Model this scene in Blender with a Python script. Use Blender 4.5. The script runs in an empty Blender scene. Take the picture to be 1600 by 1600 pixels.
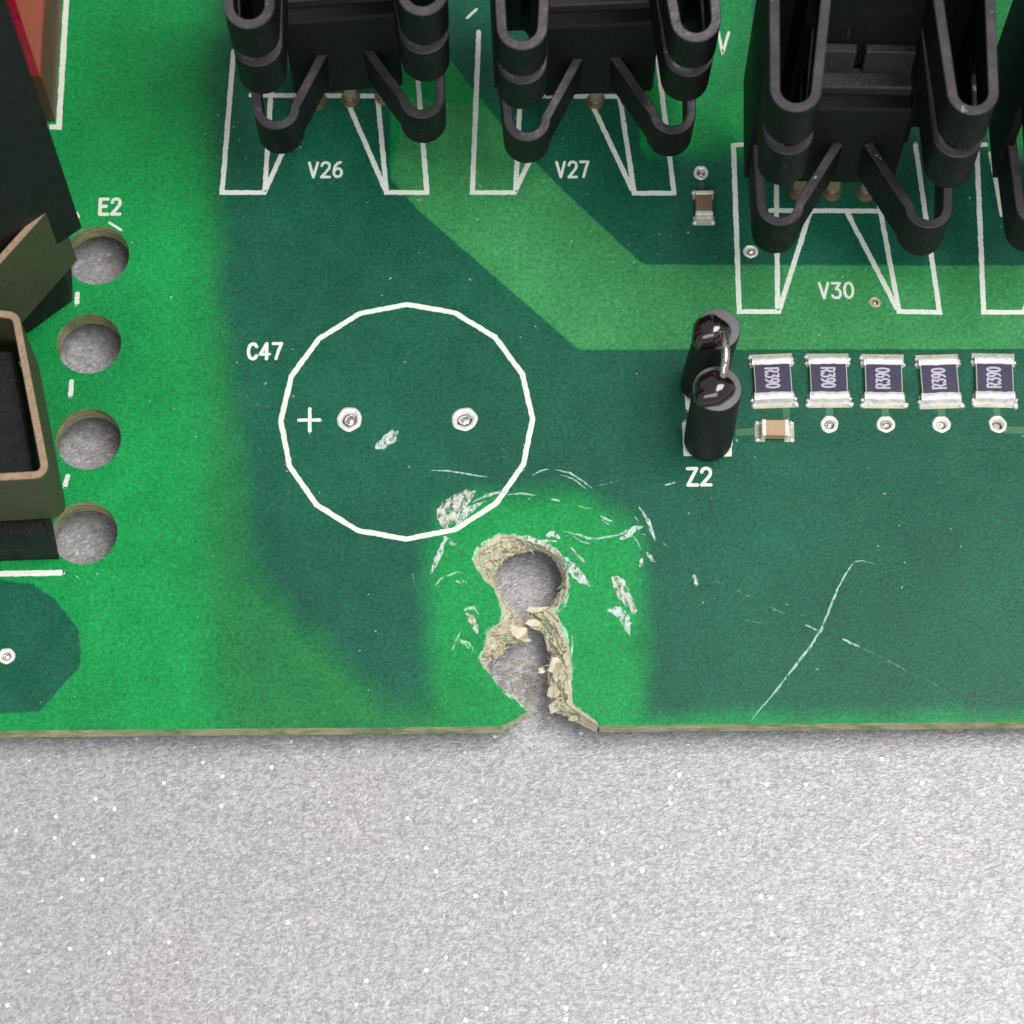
import bpy, math, random
import numpy as np
from mathutils import Vector, Matrix
from mathutils.geometry import delaunay_2d_cdt

random.seed(7); rng = np.random.default_rng(11)
sc = bpy.context.scene
col = sc.collection
S = 0.001                      # everything below is measured in millimetres
R = math.radians

# ------------------------------------------------------------------ camera
TILT, FPX, ROLL = R(19.5), 4590.0, R(0.5)
DIST = FPX / 24.05
fwd = Vector((0, math.sin(TILT), -math.cos(TILT)))
rt0 = Vector((1, 0, 0)); up0 = rt0.cross(fwd)
rgt = rt0 * math.cos(ROLL) - up0 * math.sin(ROLL)
upv = up0 * math.cos(ROLL) + rt0 * math.sin(ROLL)
CAM = -fwd * DIST
cd = bpy.data.cameras.new('camera'); cam = bpy.data.objects.new('camera', cd); col.objects.link(cam)
m = Matrix((rgt, upv, -fwd)).transposed().to_4x4(); m.translation = CAM * S
cam.matrix_world = m
cd.sensor_width = 36; cd.lens = 36 * FPX / 1600; cd.clip_start = 0.01; cd.clip_end = 20
cd.dof.use_dof = True; cd.dof.focus_distance = DIST * S; cd.dof.aperture_fstop = 80
sc.camera = cam

# ------------------------------------------------------------------ light
w = bpy.data.worlds.new('World'); sc.world = w; w.use_nodes = True
bg = w.node_tree.nodes['Background']
bg.inputs[0].default_value = (0.93, 0.97, 1.0, 1); bg.inputs[1].default_value = 0.42
def area(name, loc, target, sx, sy, power, colr):
    l = bpy.data.lights.new(name, 'AREA'); l.shape = 'RECTANGLE'; l.size = sx; l.size_y = sy
    l.energy = power; l.color = colr
    o = bpy.data.objects.new(name, l); col.objects.link(o); o.location = loc
    o.rotation_euler = (Vector(target) - Vector(loc)).to_track_quat('-Z', 'Y').to_euler()
area('ceiling_panel', (0.46, -0.12, 1.30), (0.46, -0.12, 0), 0.66, 0.85, 17.5, (1, 0.98, 0.95))
area('front_fill', (-0.15, -0.95, 0.95), (0, 0, 0), 1.0, 0.5, 5.5, (0.95, 0.98, 1.0))  # added lamp in front that whitens the solder; source itself unseen
sc.view_settings.view_transform = 'Standard'; sc.view_settings.look = 'None'
sc.view_settings.exposure = 0; sc.view_settings.gamma = 1

# ------------------------------------------------------------------ helpers
def P(x, y, z=0.0):
    """where the line of sight through photo point (x, y) meets the plane at height z (mm)"""
    d = fwd * FPX + rgt * (x - 800) - upv * (y - 800)
    t = (z - CAM.z) / d.z
    return CAM.x + d.x * t, CAM.y + d.y * t
def PP(pts, z=0.0): return [P(a, b, z) for a, b in pts]

class MB:
    def __init__(s): s.v = []; s.f = []; s.sm = []
    def add(s, vs, fs, smooth=False):
        o = len(s.v); s.v += [tuple(p) for p in vs]; s.f += [tuple(i + o for i in f) for f in fs]; s.sm += [smooth] * len(fs)
        return s
    def mesh(s, name):
        me = bpy.data.meshes.new(name)
        me.from_pydata([(a * S, b * S, c * S) for a, b, c in s.v], [], s.f)
        me.polygons.foreach_set('use_smooth', s.sm); me.update()
        return me
    def build(s, name, mat, parent=None, loc=(0, 0, 0), rot=(0, 0, 0)):
        me = s.mesh(name); me.materials.append(mat)
        return link(name, me, parent, loc, rot)
def link(name, me, parent=None, loc=(0, 0, 0), rot=(0, 0, 0)):
    o = bpy.data.objects.new(name, me); col.objects.link(o)
    o.location = Vector(loc) * S; o.rotation_euler = rot; o.parent = parent
    return o
def box(mb, x0, x1, y0, y1, z0, z1, c=0.05, jit=0.0):
    """box with chamfered edges"""
    cx, cy, cz = (x0+x1)/2, (y0+y1)/2, (z0+z1)/2; hx, hy, hz = (x1-x0)/2, (y1-y0)/2, (z1-z0)/2
    vs = []; idx = {}
    for sx in (-1, 1):
        for sy in (-1, 1):
            for sz in (-1, 1):
                for k in range(3):
                    d = [hx, hy, hz]
                    for j in range(3):
                        if j != k: d[j] -= c
                    idx[sx, sy, sz, k] = len(vs)
                    vs.append((cx + sx*d[0] + random.uniform(-jit, jit), cy + sy*d[1] + random.uniform(-jit, jit), cz + sz*d[2]))
    fs = []
    def q(a, b, c_, d_, n):
        p = [Vector(vs[i]) for i in (a, b, c_)]
        nn = (p[1]-p[0]).cross(p[2]-p[0])
        fs.append((a, b, c_, d_) if nn.dot(Vector(n)) > 0 else (d_, c_, b, a))
    for s1 in (-1, 1):
        q(idx[s1,-1,-1,0], idx[s1,1,-1,0], idx[s1,1,1,0], idx[s1,-1,1,0], (s1,0,0))
        q(idx[-1,s1,-1,1], idx[1,s1,-1,1], idx[1,s1,1,1], idx[-1,s1,1,1], (0,s1,0))
        q(idx[-1,-1,s1,2], idx[1,-1,s1,2], idx[1,1,s1,2], idx[-1,1,s1,2], (0,0,s1))
        for s2 in (-1, 1):
            q(idx[s1,s2,-1,0], idx[s1,s2,1,0], idx[s1,s2,1,1], idx[s1,s2,-1,1], (s1,s2,0))
            q(idx[s1,-1,s2,0], idx[s1,1,s2,0], idx[s1,1,s2,2], idx[s1,-1,s2,2], (s1,0,s2))
            q(idx[-1,s1,s2,1], idx[1,s1,s2,1], idx[1,s1,s2,2], idx[-1,s1,s2,2], (0,s1,s2))
            for s3 in (-1, 1):
                a = [idx[s1,s2,s3,k] for k in range(3)]
                p = [Vector(vs[i]) for i in a]
                if (p[1]-p[0]).cross(p[2]-p[0]).dot(Vector((s1,s2,s3))) < 0: a.reverse()
                fs.append(tuple(a))
    mb.add(vs, fs); return mb
def lathe(mb, prof, n=24, c=(0, 0), wob=0.0, seed=0, lean=(0, 0)):
    """profile [(r, z)] turned about a vertical axis; optional wobble"""
    rr = random.Random(seed); ph = [rr.uniform(0, 6.28) for _ in range(4)]
    vs = []; fs = []
    for r_, z_ in prof:
        for k in range(n):
            a = 2*math.pi*k/n
            q = 1 + wob*(math.sin(2*a+ph[0]) + .7*math.sin(3*a+ph[1]) + .5*math.sin(5*a+ph[2]))
            vs.append((c[0] + r_*q*math.cos(a) + lean[0]*z_, c[1] + r_*q*math.sin(a) + lean[1]*z_, z_))
    for i in range(len(prof)-1):
        for k in range(n):
            fs.append((i*n+k, i*n+(k+1) % n, (i+1)*n+(k+1) % n, (i+1)*n+k))
    fs.append(tuple((len(prof)-1)*n+k for k in range(n)))
    fs.append(tuple(reversed(range(n))))
    mb.add(vs, fs, True); return mb
def tube(mb, pts, rad, n=10):
    pts = [Vector(p) for p in pts]; vs = []; fs = []
    ref = Vector((0.3, 0.2, 1)).normalized()
    for i, p in enumerate(pts):
        t = (pts[min(i+1, len(pts)-1)] - pts[max(i-1, 0)]).normalized()
        a = t.cross(ref).normalized(); b = t.cross(a)
        r_ = rad[i] if isinstance(rad, (list, tuple)) else rad
        for k in range(n):
            th = 2*math.pi*k/n; vs.append(p + a*r_*math.cos(th) + b*r_*math.sin(th))
    for i in range(len(pts)-1):
        for k in range(n): fs.append((i*n+k, (i+1)*n+k, (i+1)*n+(k+1) % n, i*n+(k+1) % n))
    fs.append(tuple(range(n))); fs.append(tuple(reversed([(len(pts)-1)*n+k for k in range(n)])))
    mb.add(vs, fs, True); return mb
def resample(pts, step, closed=False):
    out = []; n = len(pts)
    for i in range(n if closed else n-1):
        a, b = Vector(pts[i]), Vector(pts[(i+1) % n]); L = (b-a).length; k = max(1, int(L/step))
        for j in range(k): out.append(a + (b-a)*j/k)
    if not closed: out.append(Vector(pts[-1]))
    return out
def ribbon(mb, pts, width, z=0.03, step=0.22, jit=0.07, closed=False, taper=False, thick=None, cap=True, seed=None):
    """raised flat line with mitred corners, round ends and slightly uneven edges"""
    rr = random.Random(seed if seed is not None else len(mb.v)*7 + 3)
    corners = [Vector(p) for p in pts]
    pl = resample(pts, step, closed); n = len(pl); L = []; Rr = []
    for i, p in enumerate(pl):
        if closed: a, b = pl[i-1], pl[(i+1) % n]
        else: a, b = pl[max(i-1, 0)], pl[min(i+1, n-1)]
        t1 = (p-a); t2 = (b-p)
        t1 = t1.normalized() if t1.length > 1e-9 else t2.normalized()
        t2 = t2.normalized() if t2.length > 1e-9 else t1
        n1 = Vector((-t1.y, t1.x)); n2 = Vector((-t2.y, t2.x)); nn = (n1+n2)
        nn = nn.normalized() if nn.length > 1e-6 else n1
        mit = 1/max(0.5, nn.dot(n1))
        wd = width/2*mit
        if taper: wd *= max(.12, math.sin(math.pi*min(1, max(0, (i+.4)/(n-.2))))**.6)
        L.append(p + nn*wd*(1+rr.uniform(-jit, jit))); Rr.append(p - nn*wd*(1+rr.uniform(-jit, jit)))
    if closed:
        loops = None
        vs = []; fs = []
        for zz in (z, 0.002):
            for q in L: vs.append((q.x, q.y, zz))
            for q in Rr: vs.append((q.x, q.y, zz))
        for i in range(n):
            j = (i+1) % n
            fs.append((n+i, n+j, j, i)); fs.append((i, j, 2*n+j, 2*n+i)); fs.append((n+j, n+i, 3*n+i, 3*n+j))
        mb.add(vs, fs); return mb
    c0, c1 = [], []
    if cap and not taper:
        for (pp, qq, lst) in ((pl[0], pl[1], c0), (pl[-1], pl[-2], c1)):
            t = (pp-qq).normalized(); nn = Vector((-t.y, t.x))
            for k in range(1, 5):
                a = math.pi*k/5; lst.append(pp + (nn*math.cos(a) + t*math.sin(a))*width/2)
    vs = []; fs = []
    for zz in (z, 0.002):
        for q in L: vs.append((q.x, q.y, zz))
        for q in Rr: vs.append((q.x, q.y, zz))
        for q in c0: vs.append((q.x, q.y, zz))
        for q in c1: vs.append((q.x, q.y, zz))
    h = len(vs)//2
    for i in range(n-1): fs.append((n+i, n+i+1, i+1, i))
    ring = list(range(n-1, -1, -1)) 
    if c0:
        fs.append((0,) + tuple(reversed([2*n+k for k in range(4)])) + (n,) if False else tuple([n] + [2*n+k for k in range(4)] + [0]))
        fs.append(tuple([n-1] + [2*n+4+k for k in range(4)][::1] + [2*n-1]) if False else tuple([n-1] + [2*n+4+k for k in range(4)][::-1] + [2*n-1])[::-1])
    outline = list(range(n)) + ([2*n+4+k for k in range(4)][::-1] if c1 else []) + list(range(2*n-1, n-1, -1)) + ([2*n+k for k in range(4)] if c0 else [])
    for i in range(len(outline)):
        a, b = outline[i], outline[(i+1) % len(outline)]
        fs.append((a, b, b+h, a+h))
    mb.add(vs, fs); return mb

# ------------------------------------------------------------------ materials
def newmat(name):
    mt = bpy.data.materials.new(name); mt.use_nodes = True
    nt = mt.node_tree; b = nt.nodes['Principled BSDF']
    return mt, nt, b
class NG:
    """small node-graph writer"""
    def __init__(s, nt): s.nt = nt
    def n(s, t, **k):
        nd = s.nt.nodes.new(t)
        for a, b in k.items(): setattr(nd, a, b)
        return nd
    def l(s, a, b): s.nt.links.new(a, b)
    def pos(s, scale=(1, 1, 1)):
        g = s.n('ShaderNodeNewGeometry'); mp = s.n('ShaderNodeVectorMath', operation='MULTIPLY')
        mp.inputs[1].default_value = tuple(1000*c for c in scale); s.l(g.outputs['Position'], mp.inputs[0]); return mp.outputs[0]
    def noise(s, v, scale, detail=2, rough=.5, dist=0):
        t = s.n('ShaderNodeTexNoise'); t.inputs['Scale'].default_value = scale; t.inputs['Detail'].default_value = detail
        t.inputs['Roughness'].default_value = rough; t.inputs['Distortion'].default_value = dist; s.l(v, t.inputs['Vector']); return t.outputs['Fac']
    def ramp(s, f, a, b, lo=0., hi=1., smooth=False):
        t = s.n('ShaderNodeMapRange'); t.interpolation_type = 'SMOOTHSTEP' if smooth else 'LINEAR'
        for i, x in ((1, a), (2, b), (3, lo), (4, hi)): t.inputs[i].default_value = x
        s.l(f, t.inputs[0]); return t.outputs[0]
    def math(s, op, a, b=None, c=None):
        t = s.n('ShaderNodeMath', operation=op)
        for i, x in enumerate((a, b, c)):
            if x is None: continue
            if isinstance(x, (int, float)): t.inputs[i].default_value = x
            else: s.l(x, t.inputs[i])
        return t.outputs[0]
    def mix(s, f, a, b, mode='MIX'):
        t = s.n('ShaderNodeMix', data_type='RGBA', blend_type=mode)
        if isinstance(f, (int, float)): t.inputs[0].default_value = f
        else: s.l(f, t.inputs[0])
        for i, x in ((6, a), (7, b)):
            if isinstance(x, (tuple, list)): t.inputs[i].default_value = (*x[:3], 1)
            else: s.l(x, t.inputs[i])
        return t.outputs[2]
    def bump(s, h, strength, dist_mm, normal=None):
        t = s.n('ShaderNodeBump'); t.inputs['Strength'].default_value = strength; t.inputs['Distance'].default_value = dist_mm*S
        s.l(h, t.inputs['Height'])
        if normal: s.l(normal, t.inputs['Normal'])
        return t.outputs[0]
    def attr(s, name):
        t = s.n('ShaderNodeAttribute'); t.attribute_name = name; return t.outputs['Fac']
def scaled(g, c, f):      # colour * scalar factor
    v = g.n('ShaderNodeVectorMath', operation='SCALE')
    if isinstance(c, tuple): v.inputs[0].default_value = c
    else: g.l(c, v.inputs[0])
    g.l(f, v.inputs['Scale']); return v.outputs[0]

def mat_simple(name, colr, rough=.5, metal=0., var=.15, vscale=2., bump=.0, bscale=6., spec=.5, coat=0.):
    mt, nt, b = newmat(name); g = NG(nt); p = g.pos()
    f = g.ramp(g.noise(p, vscale, 3, .6), .25, .75, 1-var, 1+var)
    g.l(scaled(g, tuple(colr), f), b.inputs['Base Color'])
    b.inputs['Roughness'].default_value = rough; b.inputs['Metallic'].default_value = metal
    b.inputs['Specular IOR Level'].default_value = spec; b.inputs['Coat Weight'].default_value = coat; b.inputs['Coat Roughness'].default_value = .08
    rv = g.ramp(g.noise(p, vscale*2.3, 2), .3, .7, rough*.85, min(1, rough*1.2)); g.l(rv, b.inputs['Roughness'])
    if bump: g.l(g.bump(g.noise(p, bscale, 3, .6), bump, .1), b.inputs['Normal'])
    return mt

def mat_mask():
    mt, nt, b = newmat('solder_mask'); g = NG(nt); p = g.pos()
    lowf = g.noise(p, .09, 3, .55); midf = g.noise(p, .5, 3, .6); fine = g.noise(p, 3.6, 2, .7, .4); grain = g.noise(p, 8., 1, .5)
    wob = g.math('MULTIPLY', g.math('SUBTRACT', g.noise(p, 1.3, 2), .5), .12)
    cu = g.ramp(g.math('ADD', g.attr('copper'), wob), -.09, .09, 1, 0, True)
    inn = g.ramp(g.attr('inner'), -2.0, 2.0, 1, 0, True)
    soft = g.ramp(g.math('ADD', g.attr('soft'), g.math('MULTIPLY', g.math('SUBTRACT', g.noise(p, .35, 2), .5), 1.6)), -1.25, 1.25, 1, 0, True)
    band = g.ramp(g.attr('band'), -.12, .12, 1, 0, True)
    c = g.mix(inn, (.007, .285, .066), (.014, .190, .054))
    c = g.mix(band, c, (.044, .272, .086))
    c = g.mix(cu, c, (.008, .106, .060))
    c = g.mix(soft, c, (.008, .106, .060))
    f = g.math('MULTIPLY', g.ramp(lowf, .3, .7, .84, 1.16), g.ramp(midf, .3, .7, .93, 1.07))
    f = g.math('MULTIPLY', f, g.ramp(fine, .3, .7, .72, 1.28)); f = g.math('MULTIPLY', f, g.ramp(grain, .3, .7, .83, 1.17))
    g.l(scaled(g, c, f), b.inputs['Base Color'])
    g.l(g.ramp(midf, .3, .7, .30, .42), b.inputs['Roughness'])
    b.inputs['Specular IOR Level'].default_value = .25
    h = g.math('ADD', g.noise(p, 4.5, 2, .6), g.math('MULTIPLY', band, -1.0))
    g.l(g.bump(h, .5, .025), b.inputs['Normal'])
    return mt

def mat_edge():
    mt, nt, b = newmat('laminate_edge'); g = NG(nt); p = g.pos((.5, .5, 7)); q = g.pos()
    f = g.noise(p, 1., 3, .6); c = g.mix(g.ramp(f, .35, .65), (.26, .26, .11), (.60, .56, .33))
    c = g.mix(g.ramp(g.noise(q, .8, 2), .45, .7), c, (.16, .25, .08))
    g.l(c, b.inputs['Base Color']); b.inputs['Roughness'].default_value = .6
    b.inputs['Subsurface Weight'].default_value = .0
    g.l(g.bump(g.noise(q, 4., 3, .7), .7, .12), b.inputs['Normal'])
    return mt
def mat_fibre():
    mt, nt, b = newmat('torn_fibreglass'); g = NG(nt); p = g.pos(); q = g.pos((1.6, .7, 2))
    f = g.noise(q, 1.8, 4, .65, .6); f2 = g.noise(p, .55, 2)
    c = g.mix(g.ramp(f, .32, .66), (.40, .34, .22), (.70, .66, .50))
    c = g.mix(g.ramp(f2, .52, .72), c, (.36, .46, .22))
    c = g.mix(g.ramp(g.noise(p, 3., 2), .6, .72), c, (.76, .74, .62))
    g.l(c, b.inputs['Base Color']); b.inputs['Roughness'].default_value = .8
    g.l(g.bump(g.noise(q, 6., 4, .7), .7, .15), b.inputs['Normal'])
    return mt
def mat_bench():
    mt, nt, b = newmat('bench_finish'); g = NG(nt); p = g.pos((1, 1, 1))
    st = g.pos((1.0, 1.5, 1)); a = g.noise(st, 2.6, 3, .6, .9); a2 = g.noise(p, 5.5, 2, .6); lo = g.noise(p, .06, 3, .5)
    v = g.n('ShaderNodeTexVoronoi'); v.inputs['Scale'].default_value = 4.2; g.l(p, v.inputs['Vector'])
    v2 = g.n('ShaderNodeTexVoronoi'); v2.inputs['Scale'].default_value = 1.6; g.l(p, v2.inputs['Vector'])
    sep = g.n('ShaderNodeSeparateColor'); g.l(v2.outputs['Color'], sep.inputs[0])
    sp = g.math('MULTIPLY', g.ramp(sep.outputs[0], .925, .935), g.ramp(v2.outputs['Distance'], .19, .25, 1, 0))
    sep1 = g.n('ShaderNodeSeparateColor'); g.l(v.outputs['Color'], sep1.inputs[0])
    f = g.ramp(a, .40, .60, .84, 1.14); f = g.math('MULTIPLY', f, g.ramp(a2, .3, .7, .84, 1.16))
    f = g.math('MULTIPLY', f, g.ramp(sep1.outputs[1], 0, 1, .90, 1.12))
    c = g.mix(g.ramp(lo, .42, .6), (.412, .407, .416), (.425, .404, .419))
    f = g.math('MULTIPLY', f, g.ramp(g.noise(g.pos((.9, 1.5, 1)), .75, 3, .6, 1.2), .3, .7, .90, 1.10))
    c = scaled(g, c, f)
    c = g.mix(sp, c, (1., 1., 1.))
    g.l(c, b.inputs['Base Color'])
    g.l(g.mix(sp, (.46,)*3, (.2,)*3), b.inputs['Roughness'])
    b.inputs['Metallic'].default_value = .36; b.inputs['Specular IOR Level'].default_value = .5
    # the odd flake's glint is painted above as a white, smoother spot
    nrm = g.bump(a, .34, .15)
    g.l(nrm, b.inputs['Normal'])
    return mt
def mat_scuff(name, colr, cover=.5, scale=4.0):
    mt, nt, b = newmat(name); g = NG(nt); p = g.pos((1, .6, 1))
    f = g.ramp(g.noise(p, scale, 4, .7, .3), cover-.08, cover+.08)
    g.l(scaled(g, tuple(colr), g.ramp(g.noise(p, 5., 2), .3, .7, .75, 1.15)), b.inputs['Base Color'])
    b.inputs['Roughness'].default_value = .7
    g.l(f, b.inputs['Alpha'])
    return mt
def mat_ink():
    mt, nt, b = newmat('silkscreen_ink'); g = NG(nt); p = g.pos()
    f = g.ramp(g.noise(p, 6., 3, .6), .3, .7, .85, 1.1)
    g.l(scaled(g, (.80, .85, .75), f), b.inputs['Base Color']); g.l(g.ramp(g.noise(p, 4.5, 3, .7), .27, .34), b.inputs['Alpha']); b.inputs['Roughness'].default_value = .55
    return mt
def mat_anod():
    mt, nt, b = newmat('black_anodised_aluminium'); g = NG(nt); p = g.pos()
    f = g.noise(p, 2.2, 4, .65)
    c = g.mix(g.ramp(f, .35, .7), (.0035, .003, .004), (.009, .0075, .009))
    c = g.mix(g.ramp(g.noise(p, .9, 3, .7), .56, .72), c, (.020, .017, .018))
    c = g.mix(g.ramp(g.noise(g.pos((2.2, 2.2, .35)), 1.1, 4, .75), .63, .72), c, (.050, .043, .040))
    g.l(c, b.inputs['Base Color']); g.l(g.ramp(f, .3, .7, .42, .65), b.inputs['Roughness'])
    b.inputs['Metallic'].default_value = .1; b.inputs['Specular IOR Level'].default_value = .2
    g.l(g.bump(g.noise(p, 7., 2), .35, .05), b.inputs['Normal'])
    return mt
def mat_solder(name, colr=(.95, .93, .90), rough=.28, metal=.3):
    mt, nt, b = newmat(name); g = NG(nt); p = g.pos()
    b.inputs['Metallic'].default_value = metal
    g.l(scaled(g, colr, g.ramp(g.noise(p, 2.5, 3, .6), .3, .7, .82, 1.08)), b.inputs['Base Color'])
    g.l(g.ramp(g.noise(p, 3., 2), .3, .7, rough*.7, rough*1.5), b.inputs['Roughness'])
    g.l(g.bump(g.noise(p, 3.5, 2), .45, .08), b.inputs['Normal'])
    return mt

M = dict(mask=mat_mask(), edge=mat_edge(), fibre=mat_fibre(), bench=mat_bench(), ink=mat_ink(), anod=mat_anod(), solder=mat_solder('solder'),
    tin=mat_solder('tinned_pad', (.93, .92, .85), .36),
    pad=mat_solder('dull_pad_solder', (.52, .50, .38), .5),
    plastic=mat_simple('black_epoxy', (.009, .0085, .009), .6, 0, .3, 3., .5, 7., .25),
    housing=mat_simple('black_housing_plastic', (.009, .009, .010), .6, 0, .45, .8, .8, 3., .3),
    legmetal=mat_simple('tarnished_lead', (.50, .42, .28), .4, .7, .25, 2., .4, 4.),
    bracket=mat_simple('olive_plated_steel', (.075, .072, .038), .55, .15, .18, 1.5, .4, 5.),
    brass=mat_simple('brassy_cut_edge', (.36, .25, .16), .5, .25, .22, 2.5, .4, 5.),
    red=mat_simple('red_resin', (.88, .018, .085), .22, 0, .25, 1.2, .2, 3., .25),
    chip=mat_simple('resistor_glaze', (.040, .032, .078), .36, 0, .18, 3., .2, 8.),
    ceramic=mat_simple('resistor_ceramic', (.52, .53, .46), .6, 0, .1, 3.),
    mark=mat_simple('resistor_marking', (.52, .50, .58), .6, 0, .12, 9.),
    cap=mat_simple('capacitor_ceramic', (.52, .34, .19), .5, 0, .1, 3., .2, 8.),
    capdark=mat_simple('capacitor_ceramic_brown', (.26, .155, .085), .5, 0, .15, 3., .2, 8.),
    gloss=mat_simple('glossy_dark_epoxy', (.012, .007, .0055), .10, 0, .6, 1.0, .35, 1.6, .6, .8),
    diode=mat_simple('matt_diode_body', (.016, .016, .014), .6, 0, .3, 4., .5, 8., .3),
    dtop=mat_simple('grey_diode_end', (.17, .165, .172), .65, 0, .1, 4., .3, 8.),
    wire=mat_solder('shiny_lead_wire', (.62, .54, .47), .10, .9), via=mat_solder('barrel_solder', (.82, .78, .74), .16, .9),
    trace=mat_simple('masked_trace', (.040, .165, .070), .42, 0, .15, 3.),
    pale=mat_simple('whitened_laminate', (.70, .62, .47), .75, 0, .3, 1.6, .8, 4.),
    scuff=mat_scuff('pale_scuff', (.58, .71, .64), .455, 3.0),
    scuff2=mat_scuff('grey_scrape', (.66, .67, .60), .465, 3.0),
    scratch=mat_scuff('fine_scratch', (.40, .62, .52), .42, 3.),
    faint=mat_scuff('faint_scratch', (.13, .30, .21), .50, 3.),
    mint=mat_scuff('chipped_mask_rim', (.40, .76, .46), .52, 2.2))

# ------------------------------------------------------------------ the setting
TH = 1.6; GAP = 2.3; BZ = -TH-GAP
mb = MB(); nx = 40
bp = MB(); bp.add([(-150, -150, BZ), (150, -150, BZ), (150, 150, BZ), (-150, 150, BZ)], [(0, 1, 2, 3)])
bench = bp.build('bench_surface', M['bench']); bench['kind'] = 'structure'

# ------------------------------------------------------------------ circuit board
board = bpy.data.objects.new('circuit_board', None); col.objects.link(board)
board.location = (0, 0, -TH*S); board.empty_display_size = .01
board['label'] = 'green circuit board with a broken bite in its front edge, lying on the grey bench'
board['category'] = 'circuit board'
class Root: pass
BL = (0, 0, TH)          # children of the board sit TH above the empty
def part(mb_, name, mat, parent=None, label=None):
    o = mb_.build(name, mat, parent or board, BL if parent is None else (0, 0, 0))
    if label: o['label'] = label
    return o

YE = -14.40; X0, X1, Y1 = -42.0, 44.0, 46.0
# --- broken-out bite: pairs (top edge, torn foot) read off an enlargement of the photo
def Z(p): return (640 + .2875*p[0], 720 + .2875*p[1])
pairs = [((500,1441),None),((570,1406),None),((640,1362),None),((590,1310),None),((520,1260),None),((460,1190),None),((400,1122),(428,1125)),
 ((375,1068),(432,1096)),((402,1035),(455,1085)),((408,985),(520,1035)),((425,930),(520,1000)),((448,905),(640,985)),((478,890),(645,955)),((497,868),(630,885)),
 ((502,820),(600,850)),((486,762),(545,805)),((455,692),(505,758)),((405,642),(472,660)),((358,580),(470,615)),((345,530),(500,562)),((380,475),(540,524)),
 ((430,428),(585,506)),((480,396),(620,500)),((560,400),(655,494)),((620,430),(690,490)),((690,452),(725,497)),((760,464),(765,520)),((805,495),(795,560)),
 ((842,550),(820,605)),((862,610),(830,650)),((872,680),(815,715)),((850,745),(790,758)),((806,800),(755,797)),((795,832),(655,802)),((812,858),(650,850)),
 ((828,890),(690,910)),((850,950),(732,950)),((868,1010),(746,1030)),((874,1060),(772,1062)),((878,1110),(748,1130)),((880,1170),(756,1200)),
 ((880,1230),(752,1270)),((884,1290),(778,1330)),((892,1325),(772,1362)),((930,1352),(835,1385)),((985,1392),(905,1422)),((1032,1436),(1015,1450))]
top = []; bot = []
for a, b_ in pairs:
    t = P(*Z(a)); top.append(t); bot.append(P(*Z(b_), -TH) if b_ else (t[0], t[1]-.02))
top[0] = (top[0][0], YE); top[-1] = (top[-1][0], YE); bot[0] = (bot[0][0], YE); bot[-1] = (bot[-1][0], YE)
def dens(lst, k):
    out = []
    for i in range(len(lst)-1):
        a, b_ = lst[i], lst[i+1]
        for j in range(k): out.append((a[0]+(b_[0]-a[0])*j/k, a[1]+(b_[1]-a[1])*j/k))
    return out + [lst[-1]]
KD = 5
top = dens(top, KD); bot = dens(bot, KD)
def jag(lst, amp):
    o = []
    for i, (a, b_) in enumerate(lst):
        if i in (0, len(lst)-1): o.append((a, b_)); continue
        o.append((a + rng.normal()*amp, b_ + rng.normal()*amp))
    return o
top = jag(top, .028); bot = jag(bot, .035)

HOLES = []          # (centre, radius) four mounting holes, then the plated holes
for (x, y) in ((152, 399), (139, 537), (138, 686), (132, 833)):
    HOLES.append((P(x, y), 2.14))
VIAS = [((546, 655), .84, .50), ((726, 655), .84, .50), ((1296, 663), .60, .33), ((1384, 663), .60, .35), ((1471, 663), .60, .33), ((1559, 663), .60, .37),
        ((1095, 270), .52, .28), ((1173, 393), .50, .28), ((10, 1025), .55, .28), ((1367, 472), .40, .20)]
VIAC = [(P(*p), ro, ri) for p, ro, ri in VIAS]

# --- where copper lies under the mask (plan polygons, mm)
def sd_poly(px, py, poly):
    poly = [np.array(q) for q in poly]; n = len(poly)
    d = np.full(px.shape, 1e9); inside = np.zeros(px.shape, bool)
    for i in range(n):
        a, b_ = poly[i], poly[(i+1) % n]; e = b_-a
        wx, wy = px-a[0], py-a[1]
        t = np.clip((wx*e[0]+wy*e[1])/(e@e), 0, 1)
        d = np.minimum(d, np.hypot(wx-t*e[0], wy-t*e[1]))
        c = ((a[1] > py) != (b_[1] > py))
        with np.errstate(divide='ignore', invalid='ignore'):
            xi = (b_[0]-a[0])*(py-a[1])/(b_[1]-a[1]+1e-12)+a[0]
        inside ^= c & (px < xi)
    return np.where(inside, -d, d)
CU = [PP([(610, 280), (655, 330), (905, 547), (1900, 545), (1900, 680), (620, 680), (480, 600), (450, 280), (480, 60), (600, 60), (610, 160)]),
      PP([(700, -200), (700, 90), (800, 215), (880, 298), (1005, 414), (1900, 416), (1900, 330), (1060, 330), (1000, 230), (990, -200)]),
      PP([(1175, -200), (1175, 300), (1540, 300), (1560, -200)]),
      PP([(-60, 900), (50, 912), (85, 935), (124, 985), (126, 1040), (62, 1112), (-60, 1118)])]
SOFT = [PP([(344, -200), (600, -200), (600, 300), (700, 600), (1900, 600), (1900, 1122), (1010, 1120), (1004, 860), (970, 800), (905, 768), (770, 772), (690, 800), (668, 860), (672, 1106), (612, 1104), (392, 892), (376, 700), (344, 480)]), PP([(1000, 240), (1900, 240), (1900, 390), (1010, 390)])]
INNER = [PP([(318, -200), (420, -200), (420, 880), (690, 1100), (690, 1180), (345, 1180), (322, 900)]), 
         PP([(1120, 150), (1900, 150), (1900, -200), (1120, -200)])]
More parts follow.
